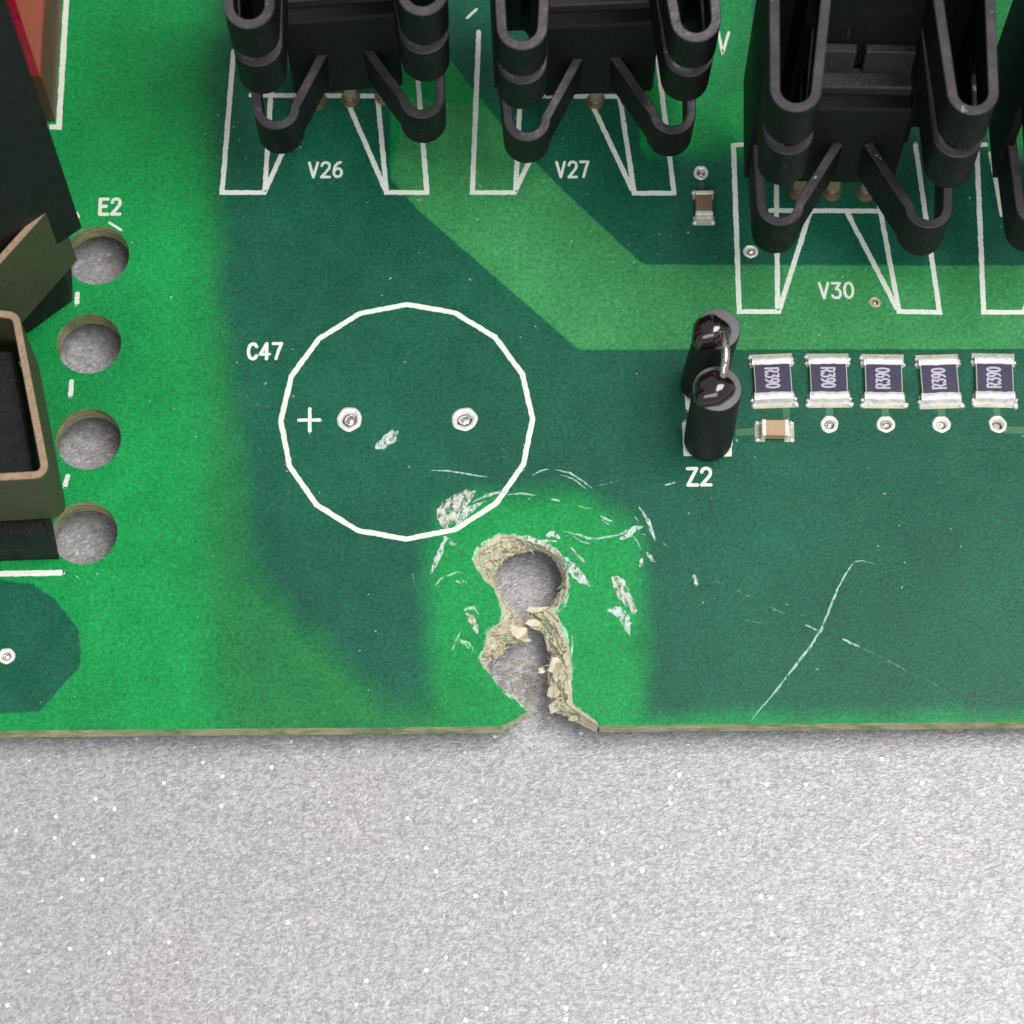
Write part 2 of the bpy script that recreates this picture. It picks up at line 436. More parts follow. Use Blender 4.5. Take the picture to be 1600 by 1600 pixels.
BAND = [PP([(640, 150), (760, 170), (800, 215), (880, 298), (1005, 414), (1900, 416), (1900, 547), (905, 547), (655, 330), (610, 280)])]

def inside_poly(px, py, poly): return sd_poly(px, py, poly) < 0
def build_board():
    step = .34
    gx = np.arange(X0+step/2, X1, step); gy = np.arange(YE+step/2, Y1, step)
    GX, GY = np.meshgrid(gx, gy); GX = GX.ravel() + rng.uniform(-.08, .08, GX.size); GY = GY.ravel() + rng.uniform(-.08, .08, GY.size)
    keep = np.ones(GX.shape, bool)
    notch_poly = [(a, b_) for a, b_ in top] + [(top[-1][0], YE-1), (top[0][0], YE-1)]
    keep &= sd_poly(GX, GY, notch_poly) > .12
    circ = []
    for (c, r_) in HOLES: keep &= np.hypot(GX-c[0], GY-c[1]) > r_+.12; circ.append((c, r_, 56))
    for (c, ro, ri) in VIAC: keep &= np.hypot(GX-c[0], GY-c[1]) > ri+.12; circ.append((c, ri+.03, 18))
    pts = list(zip(GX[keep], GY[keep])); edges = []
    def chain(lst, closed):
        o = len(pts); pts.extend(lst)
        for i in range(len(lst)-1): edges.append((o+i, o+i+1))
        if closed: edges.append((o+len(lst)-1, o))
        return list(range(o, o+len(lst)))
    def line(a, b_, s=.5):
        n = max(1, int(math.dist(a, b_)/s)); return [(a[0]+(b_[0]-a[0])*i/n, a[1]+(b_[1]-a[1])*i/n) for i in range(n)]
    # outer outline including the bite
    outline = line((X0, YE), top[0]) + top[:-1] + line(top[-1], (X1, YE)) + line((X1, YE), (X1, Y1)) + line((X1, Y1), (X0, Y1)) + line((X0, Y1), (X0, YE))
    chain(outline, True)
    rings = []
    for c, r_, n in circ:
        ring = [(c[0]+r_*math.cos(2*math.pi*k/n), c[1]+r_*math.sin(2*math.pi*k/n)) for k in range(n)]
        chain(ring, True); rings.append(ring)
    vo, eo, fo, *_ = delaunay_2d_cdt([Vector(p) for p in pts], edges, [], 0, 1e-6)
    V = np.array([(v[0], v[1]) for v in vo]); F = np.array([f for f in fo if len(f) == 3])
    cen = V[F].mean(axis=1)
    ok = sd_poly(cen[:, 0], cen[:, 1], notch_poly) > 0
    ok &= cen[:, 1] > YE
    for c, r_, n in circ: ok &= np.hypot(cen[:, 0]-c[0], cen[:, 1]-c[1]) > r_*math.cos(math.pi/n)
    F = F[ok]
    a, b_, c = V[F[:, 0]], V[F[:, 1]], V[F[:, 2]]
    neg = ((b_-a)[:, 0]*(c-a)[:, 1] - (b_-a)[:, 1]*(c-a)[:, 0]) < 0
    F[neg] = F[neg][:, ::-1]
    return V, F, rings, outline
V, F, rings, outline = build_board()
nb = len(V)
mb = MB()
mb.add([(x, y, 0.) for x, y in V], [tuple(int(i) for i in f) for f in F])
me = mb.mesh('board_face'); me.materials.append(M['mask'])
def setattr_(name, polys):
    d = np.full(nb, 1e3)
    for q in polys: d = np.minimum(d, sd_poly(V[:, 0], V[:, 1], q))
    at = me.attributes.new(name, 'FLOAT', 'POINT'); at.data.foreach_set('value', np.clip(d, -5, 5).astype(np.float32))
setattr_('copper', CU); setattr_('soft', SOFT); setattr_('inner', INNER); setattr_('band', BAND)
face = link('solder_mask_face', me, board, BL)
face['label'] = 'glossy green top face of the board with darker copper areas showing through'

# underside
ub = MB(); tri = [tuple(int(i) for i in f)[::-1] for f in F]
used = {}
ub.add([(x, y, -TH) for x, y in V], tri)
part(ub, 'board_underside', M['trace'])
# cut edges all round, mounting-hole walls
eb = MB()
def wall(mb_, loop, closed, z0=-0.001, z1=-TH, levels=3, amp=0.0, flip=False):
    vs = []; n = len(loop)
    for l_ in range(levels+1):
        z_ = z0+(z1-z0)*l_/levels
        for (x, y) in loop:
            k = amp if 0 < l_ < levels else 0
            vs.append((x+random.uniform(-k, k), y+random.uniform(-k, k), z_))
    fs = []
    for l_ in range(levels):
        for i in range(n if closed else n-1):
            j = (i+1) % n; q = (l_*n+i, l_*n+j, (l_+1)*n+j, (l_+1)*n+i)
            fs.append(q if flip else q[::-1])
    mb_.add(vs, fs)
i0 = next(i for i, p in enumerate(outline) if abs(p[0]-top[0][0]) < 1e-9 and abs(p[1]-YE) < 1e-9)
i1 = i0+len(top)-1
wall(eb, outline[:i0+1], False, amp=.02); wall(eb, outline[i1:]+outline[:1], False, amp=.02)
part(eb, 'cut_edge', M['edge'], None, 'olive fibreglass cut edge along the front of the board')
for rg in rings[:4]:
    hb = MB(); wall(hb, rg, True, levels=4, amp=.03, flip=True); part(hb, 'mounting_hole', M['edge'])
# torn fibreglass of the bite
tb = MB(); n = len(top); vs = []; NP = 6
def smooth_noise(k_, amp, rr):
    raw = np.array([rr.uniform(-1, 1) for _ in range(n)]); ker = np.hanning(k_+2)[1:-1]; ker /= ker.sum()
    o_ = np.convolve(raw, ker, 'same'); return amp*o_/max(1e-6, np.abs(o_).max())
rr = random.Random(21); prev = np.zeros(n); rows = []
gaps = np.array([math.dist(a, b_) for a, b_ in zip(top, bot)])
for l_ in range(NP+1):
    base = (l_/NP)**.8
    jag_ = smooth_noise(9, .22, rr)+smooth_noise(3, .13, rr)+np.array([rr.uniform(-.05, .05) for _ in range(n)])
    e = np.clip(base+jag_*(0 if l_ in (0, NP) else 1), 0, 1.12); e = np.maximum(e, prev) if l_ else e*0
    e = np.where(gaps < .3, l_/NP, e)
    if l_ == 0: e = e*0
    prev = e*.9; rows.append(e)
for l_ in range(NP+1):
    lift = np.array([abs(rr.gauss(0, .05)) for _ in range(n)])
    for up_ in ((0, 1) if 0 < l_ < NP else ((1,) if l_ == 0 else (0,))):
        # each ply: tread reaches out at its own level, then drops to the next
        z_ = -TH*(l_-1 if up_ == 0 else l_)/NP if l_ else 0
        zc = -TH*l_/NP if up_ else -TH*(l_-.12)/NP
        zc = -TH*(l_-1)/NP-.03 if (l_ and not up_) else zc
        for i in range(n):
            a, b_ = top[i], bot[i]; q = rows[l_][i]; ed = 0 if i in (0, n-1) else 1
            k = .05*ed*(1 if 0 < l_ < NP and gaps[i] > .3 else 0)
            zz = zc+(lift[i] if (l_ and not up_ and gaps[i] > .3) else 0)-.002
            vs.append((a[0]+(b_[0]-a[0])*q+rr.uniform(-k, k), a[1]+(b_[1]-a[1])*q+rr.uniform(-k, k), min(zz, -.002)))
vs += [(b_[0], b_[1], -TH) for b_ in bot]
LV = len(vs)//n-1; fs = []
for l_ in range(LV):
    for i in range(n-1): fs.append((l_*n+i, (l_+1)*n+i, (l_+1)*n+i+1, l_*n+i+1))
tb.add(vs, fs)
part(tb, 'torn_laminate', M['fibre'], None, 'beige torn fibreglass lining the broken bite')
# loose splinters of laminate caught in the bite
def shard(c, r_, z_, sd, flat=.5, sy=1.):
    rr = random.Random(sd); sb = MB(); vs = []; fs = []; n_ = 7
    a0 = rr.uniform(0, 6)
    rad = [r_*rr.uniform(.5, 1.4) for _ in range(n_)]
    for l_, (k, zz) in enumerate(((.8, -flat), (1., 0.), (.62, flat))):
        for j in range(n_):
            a = a0+2*math.pi*j/n_; vs.append((c[0]+rad[j]*k*math.cos(a), c[1]+rad[j]*k*math.sin(a)*sy, z_+zz*r_*rr.uniform(.6, 1.2)))
    for l_ in range(2):
        for j in range(n_): fs.append((l_*n_+j, l_*n_+(j+1) % n_, (l_+1)*n_+(j+1) % n_, (l_+1)*n_+j))
    fs.append(tuple(2*n_+j for j in range(n_))); fs.append(tuple(reversed(range(n_))))
    sb.add(vs, fs); return sb
for i, (x, y, r_, z_, sy) in enumerate(((835, 953, .55, -.8, .5), (840, 974, .62, -.9, .8), (806, 984, .75, -.6, .9), (818, 998, .6, -.9, .5), (776, 1022, .6, -.7, .7), (872, 1052, .55, -.4, 1.5), (866, 1080, .5, -.6, 1.3),
        (776, 868, .75, -.55, .8), (764, 884, .5, -.5, .8), (790, 852, .55, -.35, .6), (766, 856, .4, -.3, .8), (737, 968, .45, -.02, 1.1), (868, 1102, .45, -.8, 1.5), (895, 1122, .5, -.7, .6), (846, 1046, .35, -1.2, .6))):
    part(shard(P(x, y, z_), r_*.8, z_, i+5, .16, sy), 'laminate_splinter', M['fibre'])

for i, (x, y, r_, z_, sy) in enumerate(((840, 952, .60, -.5, .42), (835, 974, .44, -.55, .7), (808, 984, .66, -.5, .7), (822, 1000, .42, -.7, .3), (846, 1048, .28, -1., .6), (866, 1040, .36, -.5, 1.6))):
    part(shard(P(x, y, z_), r_, z_, i+55, .10, sy), 'laminate_splinter', M['pale'])
bits = MB(); rr = random.Random(8)
for k in range(130):
    x, y = rr.uniform(775, 870), rr.uniform(985, 1125)
    if k % 3 == 0: x, y = rr.uniform(780, 880), rr.uniform(1030, 1110)
    c_ = P(x, y, BZ); sh_ = shard(c_, rr.uniform(.05, .28)*(1 if y > 1030 else .5), BZ+.06, k+200, .2, rr.uniform(.5, 1)); bits.add(sh_.v, sh_.f)
o = bits.build('debris', mat_simple('laminate_crumbs', (.44, .41, .35), .8, 0, .35, 1.2, .6, 4.)); o['kind'] = 'stuff'; o['label'] = 'crumbs of broken laminate on the bench under the bite'; o['category'] = 'debris'
# frayed glass strands standing out of the torn plies
fr = MB(); rr = random.Random(5)
for k in range(75):
    i = rr.randrange(12, n-6)
    if gaps[i] < .45: continue
    q = rr.uniform(.15, .95); a, b_ = Vector(top[i]), Vector(bot[i]); p = a+(b_-a)*q; d = (b_-a).normalized()
    ang = rr.gauss(0, .7); d = Vector((d.x*math.cos(ang)-d.y*math.sin(ang), d.x*math.sin(ang)+d.y*math.cos(ang))); L_ = rr.uniform(.12, .6); z_ = -TH*q*.85
    tube(fr, [(p.x-d.x*.2, p.y-d.y*.2, z_), (p.x+d.x*L_*.5, p.y+d.y*L_*.5, z_+rr.uniform(.0, .14)), (p.x+d.x*L_, p.y+d.y*L_, z_+rr.uniform(-.15, .12))], [.04, .03, .012], 5)
o = part(fr, 'frayed_fibres', mat_simple('glass_fibre', (.84, .80, .68), .5, 0, .2, 2.)); o['kind'] = 'stuff'

# ------------------------------------------------------------------ silkscreen
INK = .016
def strokes(mb_, lines, width, z, dz=.0011):
    for ln in lines:
        for i in range(len(ln)-1):
            a, b_ = Vector(ln[i]), Vector(ln[i+1])
            if (b_-a).length < 1e-6: continue
            t = (b_-a).normalized(); nn = Vector((-t.y, t.x)); h = width/2*random.uniform(.92, 1.06); pts = []
            for k in range(7): th = math.pi*k/6; pts.append(b_+(-nn*math.cos(th)+t*math.sin(th))*h)
            for k in range(7): th = math.pi*k/6; pts.append(a+(nn*math.cos(th)-t*math.sin(th))*h)
            n_ = len(pts); vs = [(p.x, p.y, z) for p in pts]+[(p.x, p.y, z-.012) for p in pts]
            mb_.add(vs, [tuple(range(n_))]+[(j, j+n_, (j+1) % n_+n_, (j+1) % n_) for j in range(n_)]); z += dz
    return mb_
def silk(lines, name, width=.30, label=None, **k):
    sb = MB(); z = INK
    for ln in lines:
        ribbon(sb, ln, width*1.06, z, **{'jit': .13, **k}); z += .0035
    return part(sb, name, M['ink'], None, label)
C47 = P(635.5, 656.5)
silk([[(C47[0]+8.27*math.cos(2*math.pi*k/16), C47[1]+8.27*math.sin(2*math.pi*k/16)) for k in range(16)]], 'silkscreen_circle', .33, 'white sixteen-sided circle printed round two empty capacitor holes', closed=True)
FONT = {'V': (.62, [[(0, 1), (.31, 0), (.62, 1)]]),
 '2': (.6, [[(.02, .78), (.08, .93), (.22, 1), (.4, 1), (.55, .92), (.6, .77), (.55, .58), (.3, .3), (0, 0), (.6, 0)]]),
 '6': (.6, [[(.52, 1), (.3, .95), (.1, .72), (.02, .42), (.04, .18), (.15, .04), (.32, 0), (.5, .06), (.59, .22), (.59, .38), (.5, .53), (.32, .58), (.14, .52), (.05, .36)]]),
 '7': (.6, [[(0, 1), (.6, 1), (.4, .55), (.22, 0)]]),
 '3': (.6, [[(.02, .98), (.56, .98), (.28, .6), (.46, .56), (.58, .42), (.58, .2), (.46, .04), (.26, 0), (.1, .04), (0, .16)]]),
 '0': (.6, [[(.3, 1), (.12, .92), (.02, .7), (0, .5), (.02, .3), (.12, .08), (.3, 0), (.48, .08), (.58, .3), (.6, .5), (.58, .7), (.48, .92), (.3, 1)]]),
 'C': (.58, [[(.58, .8), (.48, .95), (.3, 1), (.12, .92), (.02, .7), (0, .5), (.02, .3), (.12, .08), (.3, 0), (.48, .05), (.58, .2)]]),
 '4': (.62, [[(.44, 0), (.44, 1), (0, .3), (.62, .3)]]),
 'E': (.56, [[(.56, 1), (0, 1), (0, 0), (.56, 0)], [(.04, .52), (.44, .52)]]),
 'Z': (.62, [[(0, 1), (.6, 1), (0, 0), (.62, 0)]]),
 'R': (.6, [[(0, 0), (0, 1), (.4, 1), (.56, .9), (.58, .72), (.52, .56), (.38, .48), (.04, .48)], [(.32, .46), (.6, 0)]]),
 '9': (.6, [[(.55, .5), (.44, .42), (.26, .42), (.1, .5), (.02, .66), (.05, .86), (.18, .98), (.38, 1), (.52, .9), (.58, .7), (.54, .4), (.4, .15), (.15, 0)]]),
 '+': (1., [[(0, .5), (1, .5)], [(.5, 0), (.5, 1)]])}
def text_lines(s, x, y, h, wsc=1.0, gap=.28, rot=0., slant=0.):
    out = []; cx = 0
    for ch in s:
        wd, st = FONT[ch]
        for ln in st:
            q = []
            for a, b_ in ln:
                u, v_ = (cx+a*wsc+slant*b_)*h, b_*h
                q.append((x+u*math.cos(rot)-v_*math.sin(rot), y+u*math.sin(rot)+v_*math.cos(rot)))
            out.append(q)
        cx += wd*wsc+gap
    return out
def label_at(s, px, py, px1, py1, width=.2):
    """lettering whose lower left and upper right fall on two photo points"""
    x0, y0 = P(px+2, py1-2); x1, y1 = P(px1-2, py+2); h = y1-y0; gap = .24
    tot = sum(FONT[c][0] for c in s); wsc = ((x1-x0)/h-gap*(len(s)-1))/tot
    return part(strokes(MB(), text_lines(s, x0, y0, h, wsc, gap), width*1.08, .016), 'reference_lettering', M['ink'], None, 'printed white lettering ' + s)
for a in (('V26', 481, 252, 536, 279), ('V27', 868, 251, 921, 279), ('V30', 1279, 440, 1334, 468), ('C47', 386, 535, 442, 563), ('E2', 154, 309, 190, 337), ('Z2', 1073, 730, 1112, 760)):
    label_at(*a, width=.17 if a[0] in ('V26', 'V27', 'V30') else .21)
silk([PP([(1122, 48), (1129, 84), (1139, 50)])], 'reference_lettering', .18, 'printed white letter V beside the heat sink', step=.15)
a = P(467, 656.5); b_ = P(501, 656.5); c = P(484, 639); d = P(484, 675)
silk([[a, b_], [c, d]], 'polarity_plus', .22, 'white plus sign printed inside the circle')
# heat-sink outlines
def outline_sets(*groups, label):
    return silk([PP(g_) for g_ in groups], 'heat_sink_outline', .315, label)
outline_sets([(365, 80), (347, 301), (413, 301), (482, 150)], [(426, 100), (414, 297)], [(392, 149), (590, 150)], [(540, 152), (602, 297)], [(590, 152), (604, 301), (667, 301), (648, 60)], label='white heat sink outline around V26')
outline_sets([(748, 50), (738, 301), (804, 301), (875, 152)], [(815, 100), (806, 297)], [(800, 150), (970, 151)], [(920, 153), (988, 297)], [(966, 135), (991, 302), (1053, 302), (1028, 95), (1010, 30)], [(995, 54), (1014, 54)], label='white heat sink outline around V27')
outline_sets([(1160, 226), (1146, 227), (1155, 487), (1217, 487), (1266, 331)], [(1213, 285), (1215, 482)], [(1204, 329), (1383, 330)], [(1324, 333), (1402, 483)], [(1370, 300), (1405, 487), (1468, 488), (1430, 225)], label='white heat sink outline around V30')
outline_sets([(1540, 226), (1526, 227), (1537, 488), (1600, 488), (1650, 332)], [(1548, 240), (1566, 335), (1640, 335)], label='white outline cut by the right edge of the photo')
silk([PP([(106, -40), (92, 199), (78, 198)])], 'component_outline', .36, 'white line printed beside the red component')
silk([PP([(-20, 897), (97, 895)])], 'component_outline', .36, 'white line printed under the metal bracket')
for i, q in enumerate(([(121, 459), (120, 475)], [(112, 596), (110, 619)], [(106, 744), (101, 760)], [(119, 334), (122, 341)], [(171, 348), (190, 360)])):
    silk([PP(q)], 'outline_dash', .30 if i < 4 else .16, None, step=.1)
silk([PP([(1071, 590), (1076, 640)]), PP([(1142, 640), (1139, 709), (1072, 709), (1070, 660)])], 'diode_outline', .34, 'white diode outline printed above Z2')
silk([PP([(730, 28), (745, 14)])], 'outline_dash', .18); silk([PP([(1543, 74), (1553, 70)])], 'outline_dash', .25)

# ------------------------------------------------------------------ scuffs and scratches
def scratch(pts, width, mat='scratch', z=.030, name='scratch', **k):
    sb = MB(); ribbon(sb, PP(pts), width*.78, z, step=.18, jit=.45, taper=True, **k)
    return part(sb, name, M[mat])
scratch([(1172, 1128), (1186, 1110), (1204, 1090), (1232, 1054), (1262, 1016), (1282, 986), (1296, 952), (1310, 918), (1322, 896), (1334, 878), (1346, 876), (1366, 881)], .19, 'scratch').__setitem__('label', 'long pale curved scratch running to the front edge')
for q, w_, mt in (([(672, 735), (700, 736), (763, 746)], .14, 'scratch'), ([(832, 743), (846, 735), (858, 733)], .14, 'scratch'), ([(868, 734), (890, 739), (908, 750), (926, 764)], .15, 'scratch'),
    ([(876, 742), (895, 748), (916, 764)], .12, 'scratch'), ([(930, 760), (950, 756), (970, 749)], .13, 'faint'), ([(738, 785), (760, 774), (780, 768)], .16, 'scratch'), ([(792, 773), (812, 771), (838, 774)], .16, 'scratch'),
    ([(735, 798), (752, 786), (760, 783)], .2, 'scratch'), ([(861, 780), (875, 783)], .2, 'scratch'), ([(902, 790), (915, 794), (925, 794)], .12, 'scratch'), ([(938, 806), (948, 812), (957, 814)], .2, 'scuff'),
    ([(940, 812), (951, 820)], .12, 'scratch'), ([(880, 830), (905, 836), (918, 841), (934, 842), (955, 838), (976, 834)], .18, 'scratch'), ([(895, 838), (910, 847), (922, 850)], .12, 'scratch'),
    ([(998, 792), (1007, 804), (1014, 818), (1019, 832), (1024, 846)], .28, 'scuff'), ([(990, 838), (996, 847), (1001, 857)], .12, 'scratch'), ([(992, 808), (998, 815)], .12, 'scratch'),
    ([(970, 834), (985, 829), (1005, 823)], .34, 'scuff'), ([(974, 842), (983, 836), (990, 828)], .35, 'scuff'), ([(1002, 834), (1008, 836)], .16, 'scratch'), ([(1036, 849), (1047, 855)], .22, 'faint'),
    ([(1010, 863), (1016, 871), (1023, 878)], .34, 'scuff'), ([(1004, 872), (1000, 886)], .34, 'scuff'), ([(1039, 758), (1047, 756), (1055, 754)], .16, 'scuff'), ([(1084, 898), (1090, 915)], .42, 'scuff'),
    ([(1108, 901), (1122, 909), (1133, 914)], .16, 'faint'), ([(1150, 922), (1174, 934)], .14, 'faint'), ([(1198, 946), (1226, 960)], .2, 'faint'), ([(1258, 976), (1277, 985)], .16, 'scratch'),
    ([(1316, 998), (1328, 1004), (1343, 1011)], .2, 'scratch'), ([(1345, 1012), (1390, 1034), (1440, 1060)], .11, 'faint'), ([(1436, 1056), (1480, 1080)], .12, 'faint'), ([(390, 632), (400, 632), (426, 637)], .14, 'faint'),
    ([(698, 838), (690, 856), (682, 876), (672, 898)], .42, 'scuff'), ([(694, 838), (702, 846), (712, 852)], .4, 'scuff'), ([(713, 838), (712, 866)], .09, 'faint'), ([(645, 895), (648, 918)], .12, 'faint'),
    ([(892, 855), (905, 870), (916, 882)], .22, 'scratch'), ([(875, 850), (890, 858), (900, 872)], .3, 'faint'), ([(880, 868), (894, 884), (908, 900), (921, 917)], .5, 'scuff2'), ([(845, 848), (862, 858), (880, 874)], .5, 'scuff2'),
    ([(1352, 590), (1360, 592)], .1, 'faint'), ([(1250, 960), (1260, 963)], .1, 'faint'), ([(1160, 968), (1200, 976)], .08, 'faint'), ([(480, 735), (486, 742)], .1, 'faint'), ([(785, 700), (795, 712)], .09, 'faint'),
    ([(852, 838), (866, 833), (874, 842)], .5, 'scuff'), ([(798, 836), (826, 842), (850, 850), (868, 862)], .42, 'scuff2'), ([(884, 880), (900, 900), (918, 914)], .6, 'scuff'), ([(752, 778), (778, 770), (795, 768)], .2, 'scuff'), ([(968, 842), (980, 838), (996, 822)], .5, 'scuff'), ([(845, 845), (870, 846)], .25, 'scuff'), ([(895, 980), (893, 1030)], .16, 'mint'), ([(700, 900), (715, 893), (729, 900), (728, 912)], .2, 'mint'),
    ([(680, 915), (690, 903), (704, 898)], .15, 'mint'), ([(712, 908), (726, 908)], .3, 'scuff2'), ([(716, 962), (725, 952), (740, 950), (748, 960)], .25, 'mint'), ([(710, 1000), (728, 1004), (742, 1022)], .4, 'mint'),
    ([(720, 985), (712, 1004), (706, 1016)], .16, 'mint'), ([(728, 958), (738, 970), (746, 990)], .5, 'scuff2'), ([(868, 960), (882, 948), (890, 925)], .18, 'mint'), ([(872, 940), (884, 936), (878, 950)], .14, 'mint')):
    scratch(q, w_, mt, name='scratch' if w_ < .25 else 'scuff_mark', z=.026+random.uniform(0, .006))
# mint rim where mask has lifted round the bite
rimpts = [(x, y) for x, y in top[2*KD+2:-3*KD]]
for s0 in range(0, len(rimpts)-14, 16):
    sb = MB(); seg = [(x+random.uniform(-.03, .03), y+random.uniform(-.03, .03)) for x, y in rimpts[s0:s0+15]]
    ribbon(sb, seg, random.uniform(.10, .30), .02+random.uniform(0, .006), step=.2, jit=.5, taper=True); part(sb, 'chipped_rim', M['mint'])
def patch(px, mat, name, label=None, z=.034):
    pl = PP(px); pl = resample(pl, .16, True); c = sum(pl, Vector((0, 0)))/len(pl)
    sb = MB(); n_ = len(pl); rr = random.Random(int(px[0][0]))
    pl = [p+(p-c).normalized()*rr.uniform(-.10, .10) for p in pl]
    sb.add([(p.x, p.y, z) for p in pl]+[(c.x, c.y, z)], [(i, (i+1) % n_, n_) for i in range(n_)] if ((pl[1]-pl[0]).cross(c.to_2d()-pl[0]) > 0 if True else 0) else [((i+1) % n_, i, n_) for i in range(n_)])
    return part(sb, name, M[mat], None, label)
patch([(728, 766), (742, 768), (736, 784), (722, 798), (716, 812), (700, 826), (688, 822), (680, 804), (688, 788), (706, 774)], 'scuff2', 'scuff_mark', 'pale scuffed patch crossing the lower right of the printed circle')
patch([(716, 808), (730, 792), (754, 784), (736, 804), (712, 822)], 'scuff', 'scuff_mark')
patch([(955, 902), (966, 900), (974, 906), (984, 920), (990, 940), (996, 956), (988, 962), (984, 950), (976, 946), (964, 934), (958, 918)], 'scuff2', 'scuff_mark', 'rough white scrape to the right of the broken bite')
patch([(948, 954), (964, 946), (980, 958), (986, 974), (984, 994), (976, 984), (966, 966)], 'scuff', 'scuff_mark')
patch([(612, 672), (622, 674), (620, 688), (606, 698), (592, 704), (584, 698), (598, 684)], 'scuff', 'scuff_mark', 'small pale blue fleck inside the printed circle')

# ------------------------------------------------------------------ plated holes
for i, (c, ro, ri) in enumerate(VIAC):
    dim = i == 9
    vb = MB(); n_ = 28; rr = random.Random(i); ph = rr.uniform(0, 6)
    prof = [(ro, .004), (ro*.96, .05), (ro*.82, .075), (ri*1.22, .06), (ri, -.01), (ri*.95, -.5), (ri*.95, -TH-.3)]
    vs = []; fs = []
    for r_, z_ in prof:
        for k in range(n_):
            a = 2*math.pi*k/n_; q = 1+(.035*math.sin(2*a+ph)+.025*math.sin(5*a+ph*2)+.02*math.sin(7*a))*(1 if r_ > ri*.98 else .5)
            vs.append((r_*q*math.cos(a), r_*q*math.sin(a), z_))
    for l_ in range(len(prof)-1):
        for k in range(n_): fs.append((l_*n_+k, l_*n_+(k+1) % n_, (l_+1)*n_+(k+1) % n_, (l_+1)*n_+k))
    vb.add(vs, fs, True)
    o = vb.build('plated_hole', M['pad' if dim else ('tin' if i not in (0, 1, 6, 7) else 'solder')], board, (c[0], c[1], TH))
    # solder left inside the barrel
    fb = MB(); zt = (-.10, -.16, -.05, .02, -.18, -.45, .06, .04, -.1, -.1)[i]
    fpr = [(ri*.93, zt-.25), (ri*.9, zt-.04), (ri*.62, zt+.02), (ri*.35, zt+(.08 if i in (2, 3, 0) else .03)), (.02, zt+.05)]
    fpr = [(r_*.86, z_-.06) for r_, z_ in fpr]; lathe(fb, fpr, 14, (ri*.08*math.cos(i), ri*.08*math.sin(i*2)), .10, i)
    fb.build('solder_plug', M['via' if i != 5 else 'pad'], o)

# ------------------------------------------------------------------ chip resistors
def resistor_proto():
    b_ = MB(); box(b_, -1.22, 1.22, -1.30, 1.30, .10, .50, .03)        # ceramic
    g_ = MB(); box(g_, -1.15, 1.15, -.98, .98, .501, .56, .025)        # glaze
    out = {'ceramic': b_.mesh('chip_resistor'), 'glaze': g_.mesh('glaze')}
    return out
RES = resistor_proto()
RES['ceramic'].materials.append(M['ceramic']); RES['glaze'].materials.append(M['chip'])
def terminal(sgn, sd):
    """wrap-round end cap with its solder fillet: rounded bar swept across the chip's width"""
    rr = random.Random(sd); t = MB(); n_ = 16
    prof = [(1.72, .03), (1.66, .10), (1.60, .20), (1.53, .40), (1.50, .56), (1.44, .62), (1.30, .635), (1.06, .625), (.985, .59), (.97, .49)]
    vs = []; fs = []
    for k in range(n_+1):
        u = k/n_; x = -1.30+2.6*u; e = min(u, 1-u)
        sh = .03*math.sin(u*9+sd)+.018*math.sin(u*23+2*sd)+rr.uniform(-.012, .012)
        rnd = 1 if e > .03 else .72
        for j, (y, z_) in enumerate(prof):
            zz = z_ if j == 0 else z_*(1 if rnd == 1 else .86)
            yy = y + (sh if j < 4 else sh*.6) - (.02 if rnd < 1 else 0)
            vs.append((x, sgn*yy, zz + (rr.uniform(-.008, .008) if j else 0)))
    m_ = len(prof)
    for k in range(n_):
        for j in range(m_-1):
            q = (k*m_+j, (k+1)*m_+j, (k+1)*m_+j+1, k*m_+j+1); fs.append(q if sgn < 0 else q[::-1])
    a = tuple(range(m_)); b_ = tuple(n_*m_+j for j in range(m_))
    fs.append(a[::-1] if sgn < 0 else a); fs.append(b_ if sgn < 0 else b_[::-1])
    t.add(vs, fs, True)
    return t
def padblob(x, y, r_, sd, hz=.5):
    q = MB(); lathe(q, [(r_, .01), (r_*.97, hz*r_*.6), (r_*.7, hz*r_*1.2), (r_*.3, hz*r_*1.5), (.01, hz*r_*1.55)], 12, (x, y), .10, sd); return q
rx = [17.28, 20.93, 24.55, 28.22, 31.90, 35.55]
ordn = ['leftmost', 'second', 'third', 'fourth', 'fifth', 'sixth']
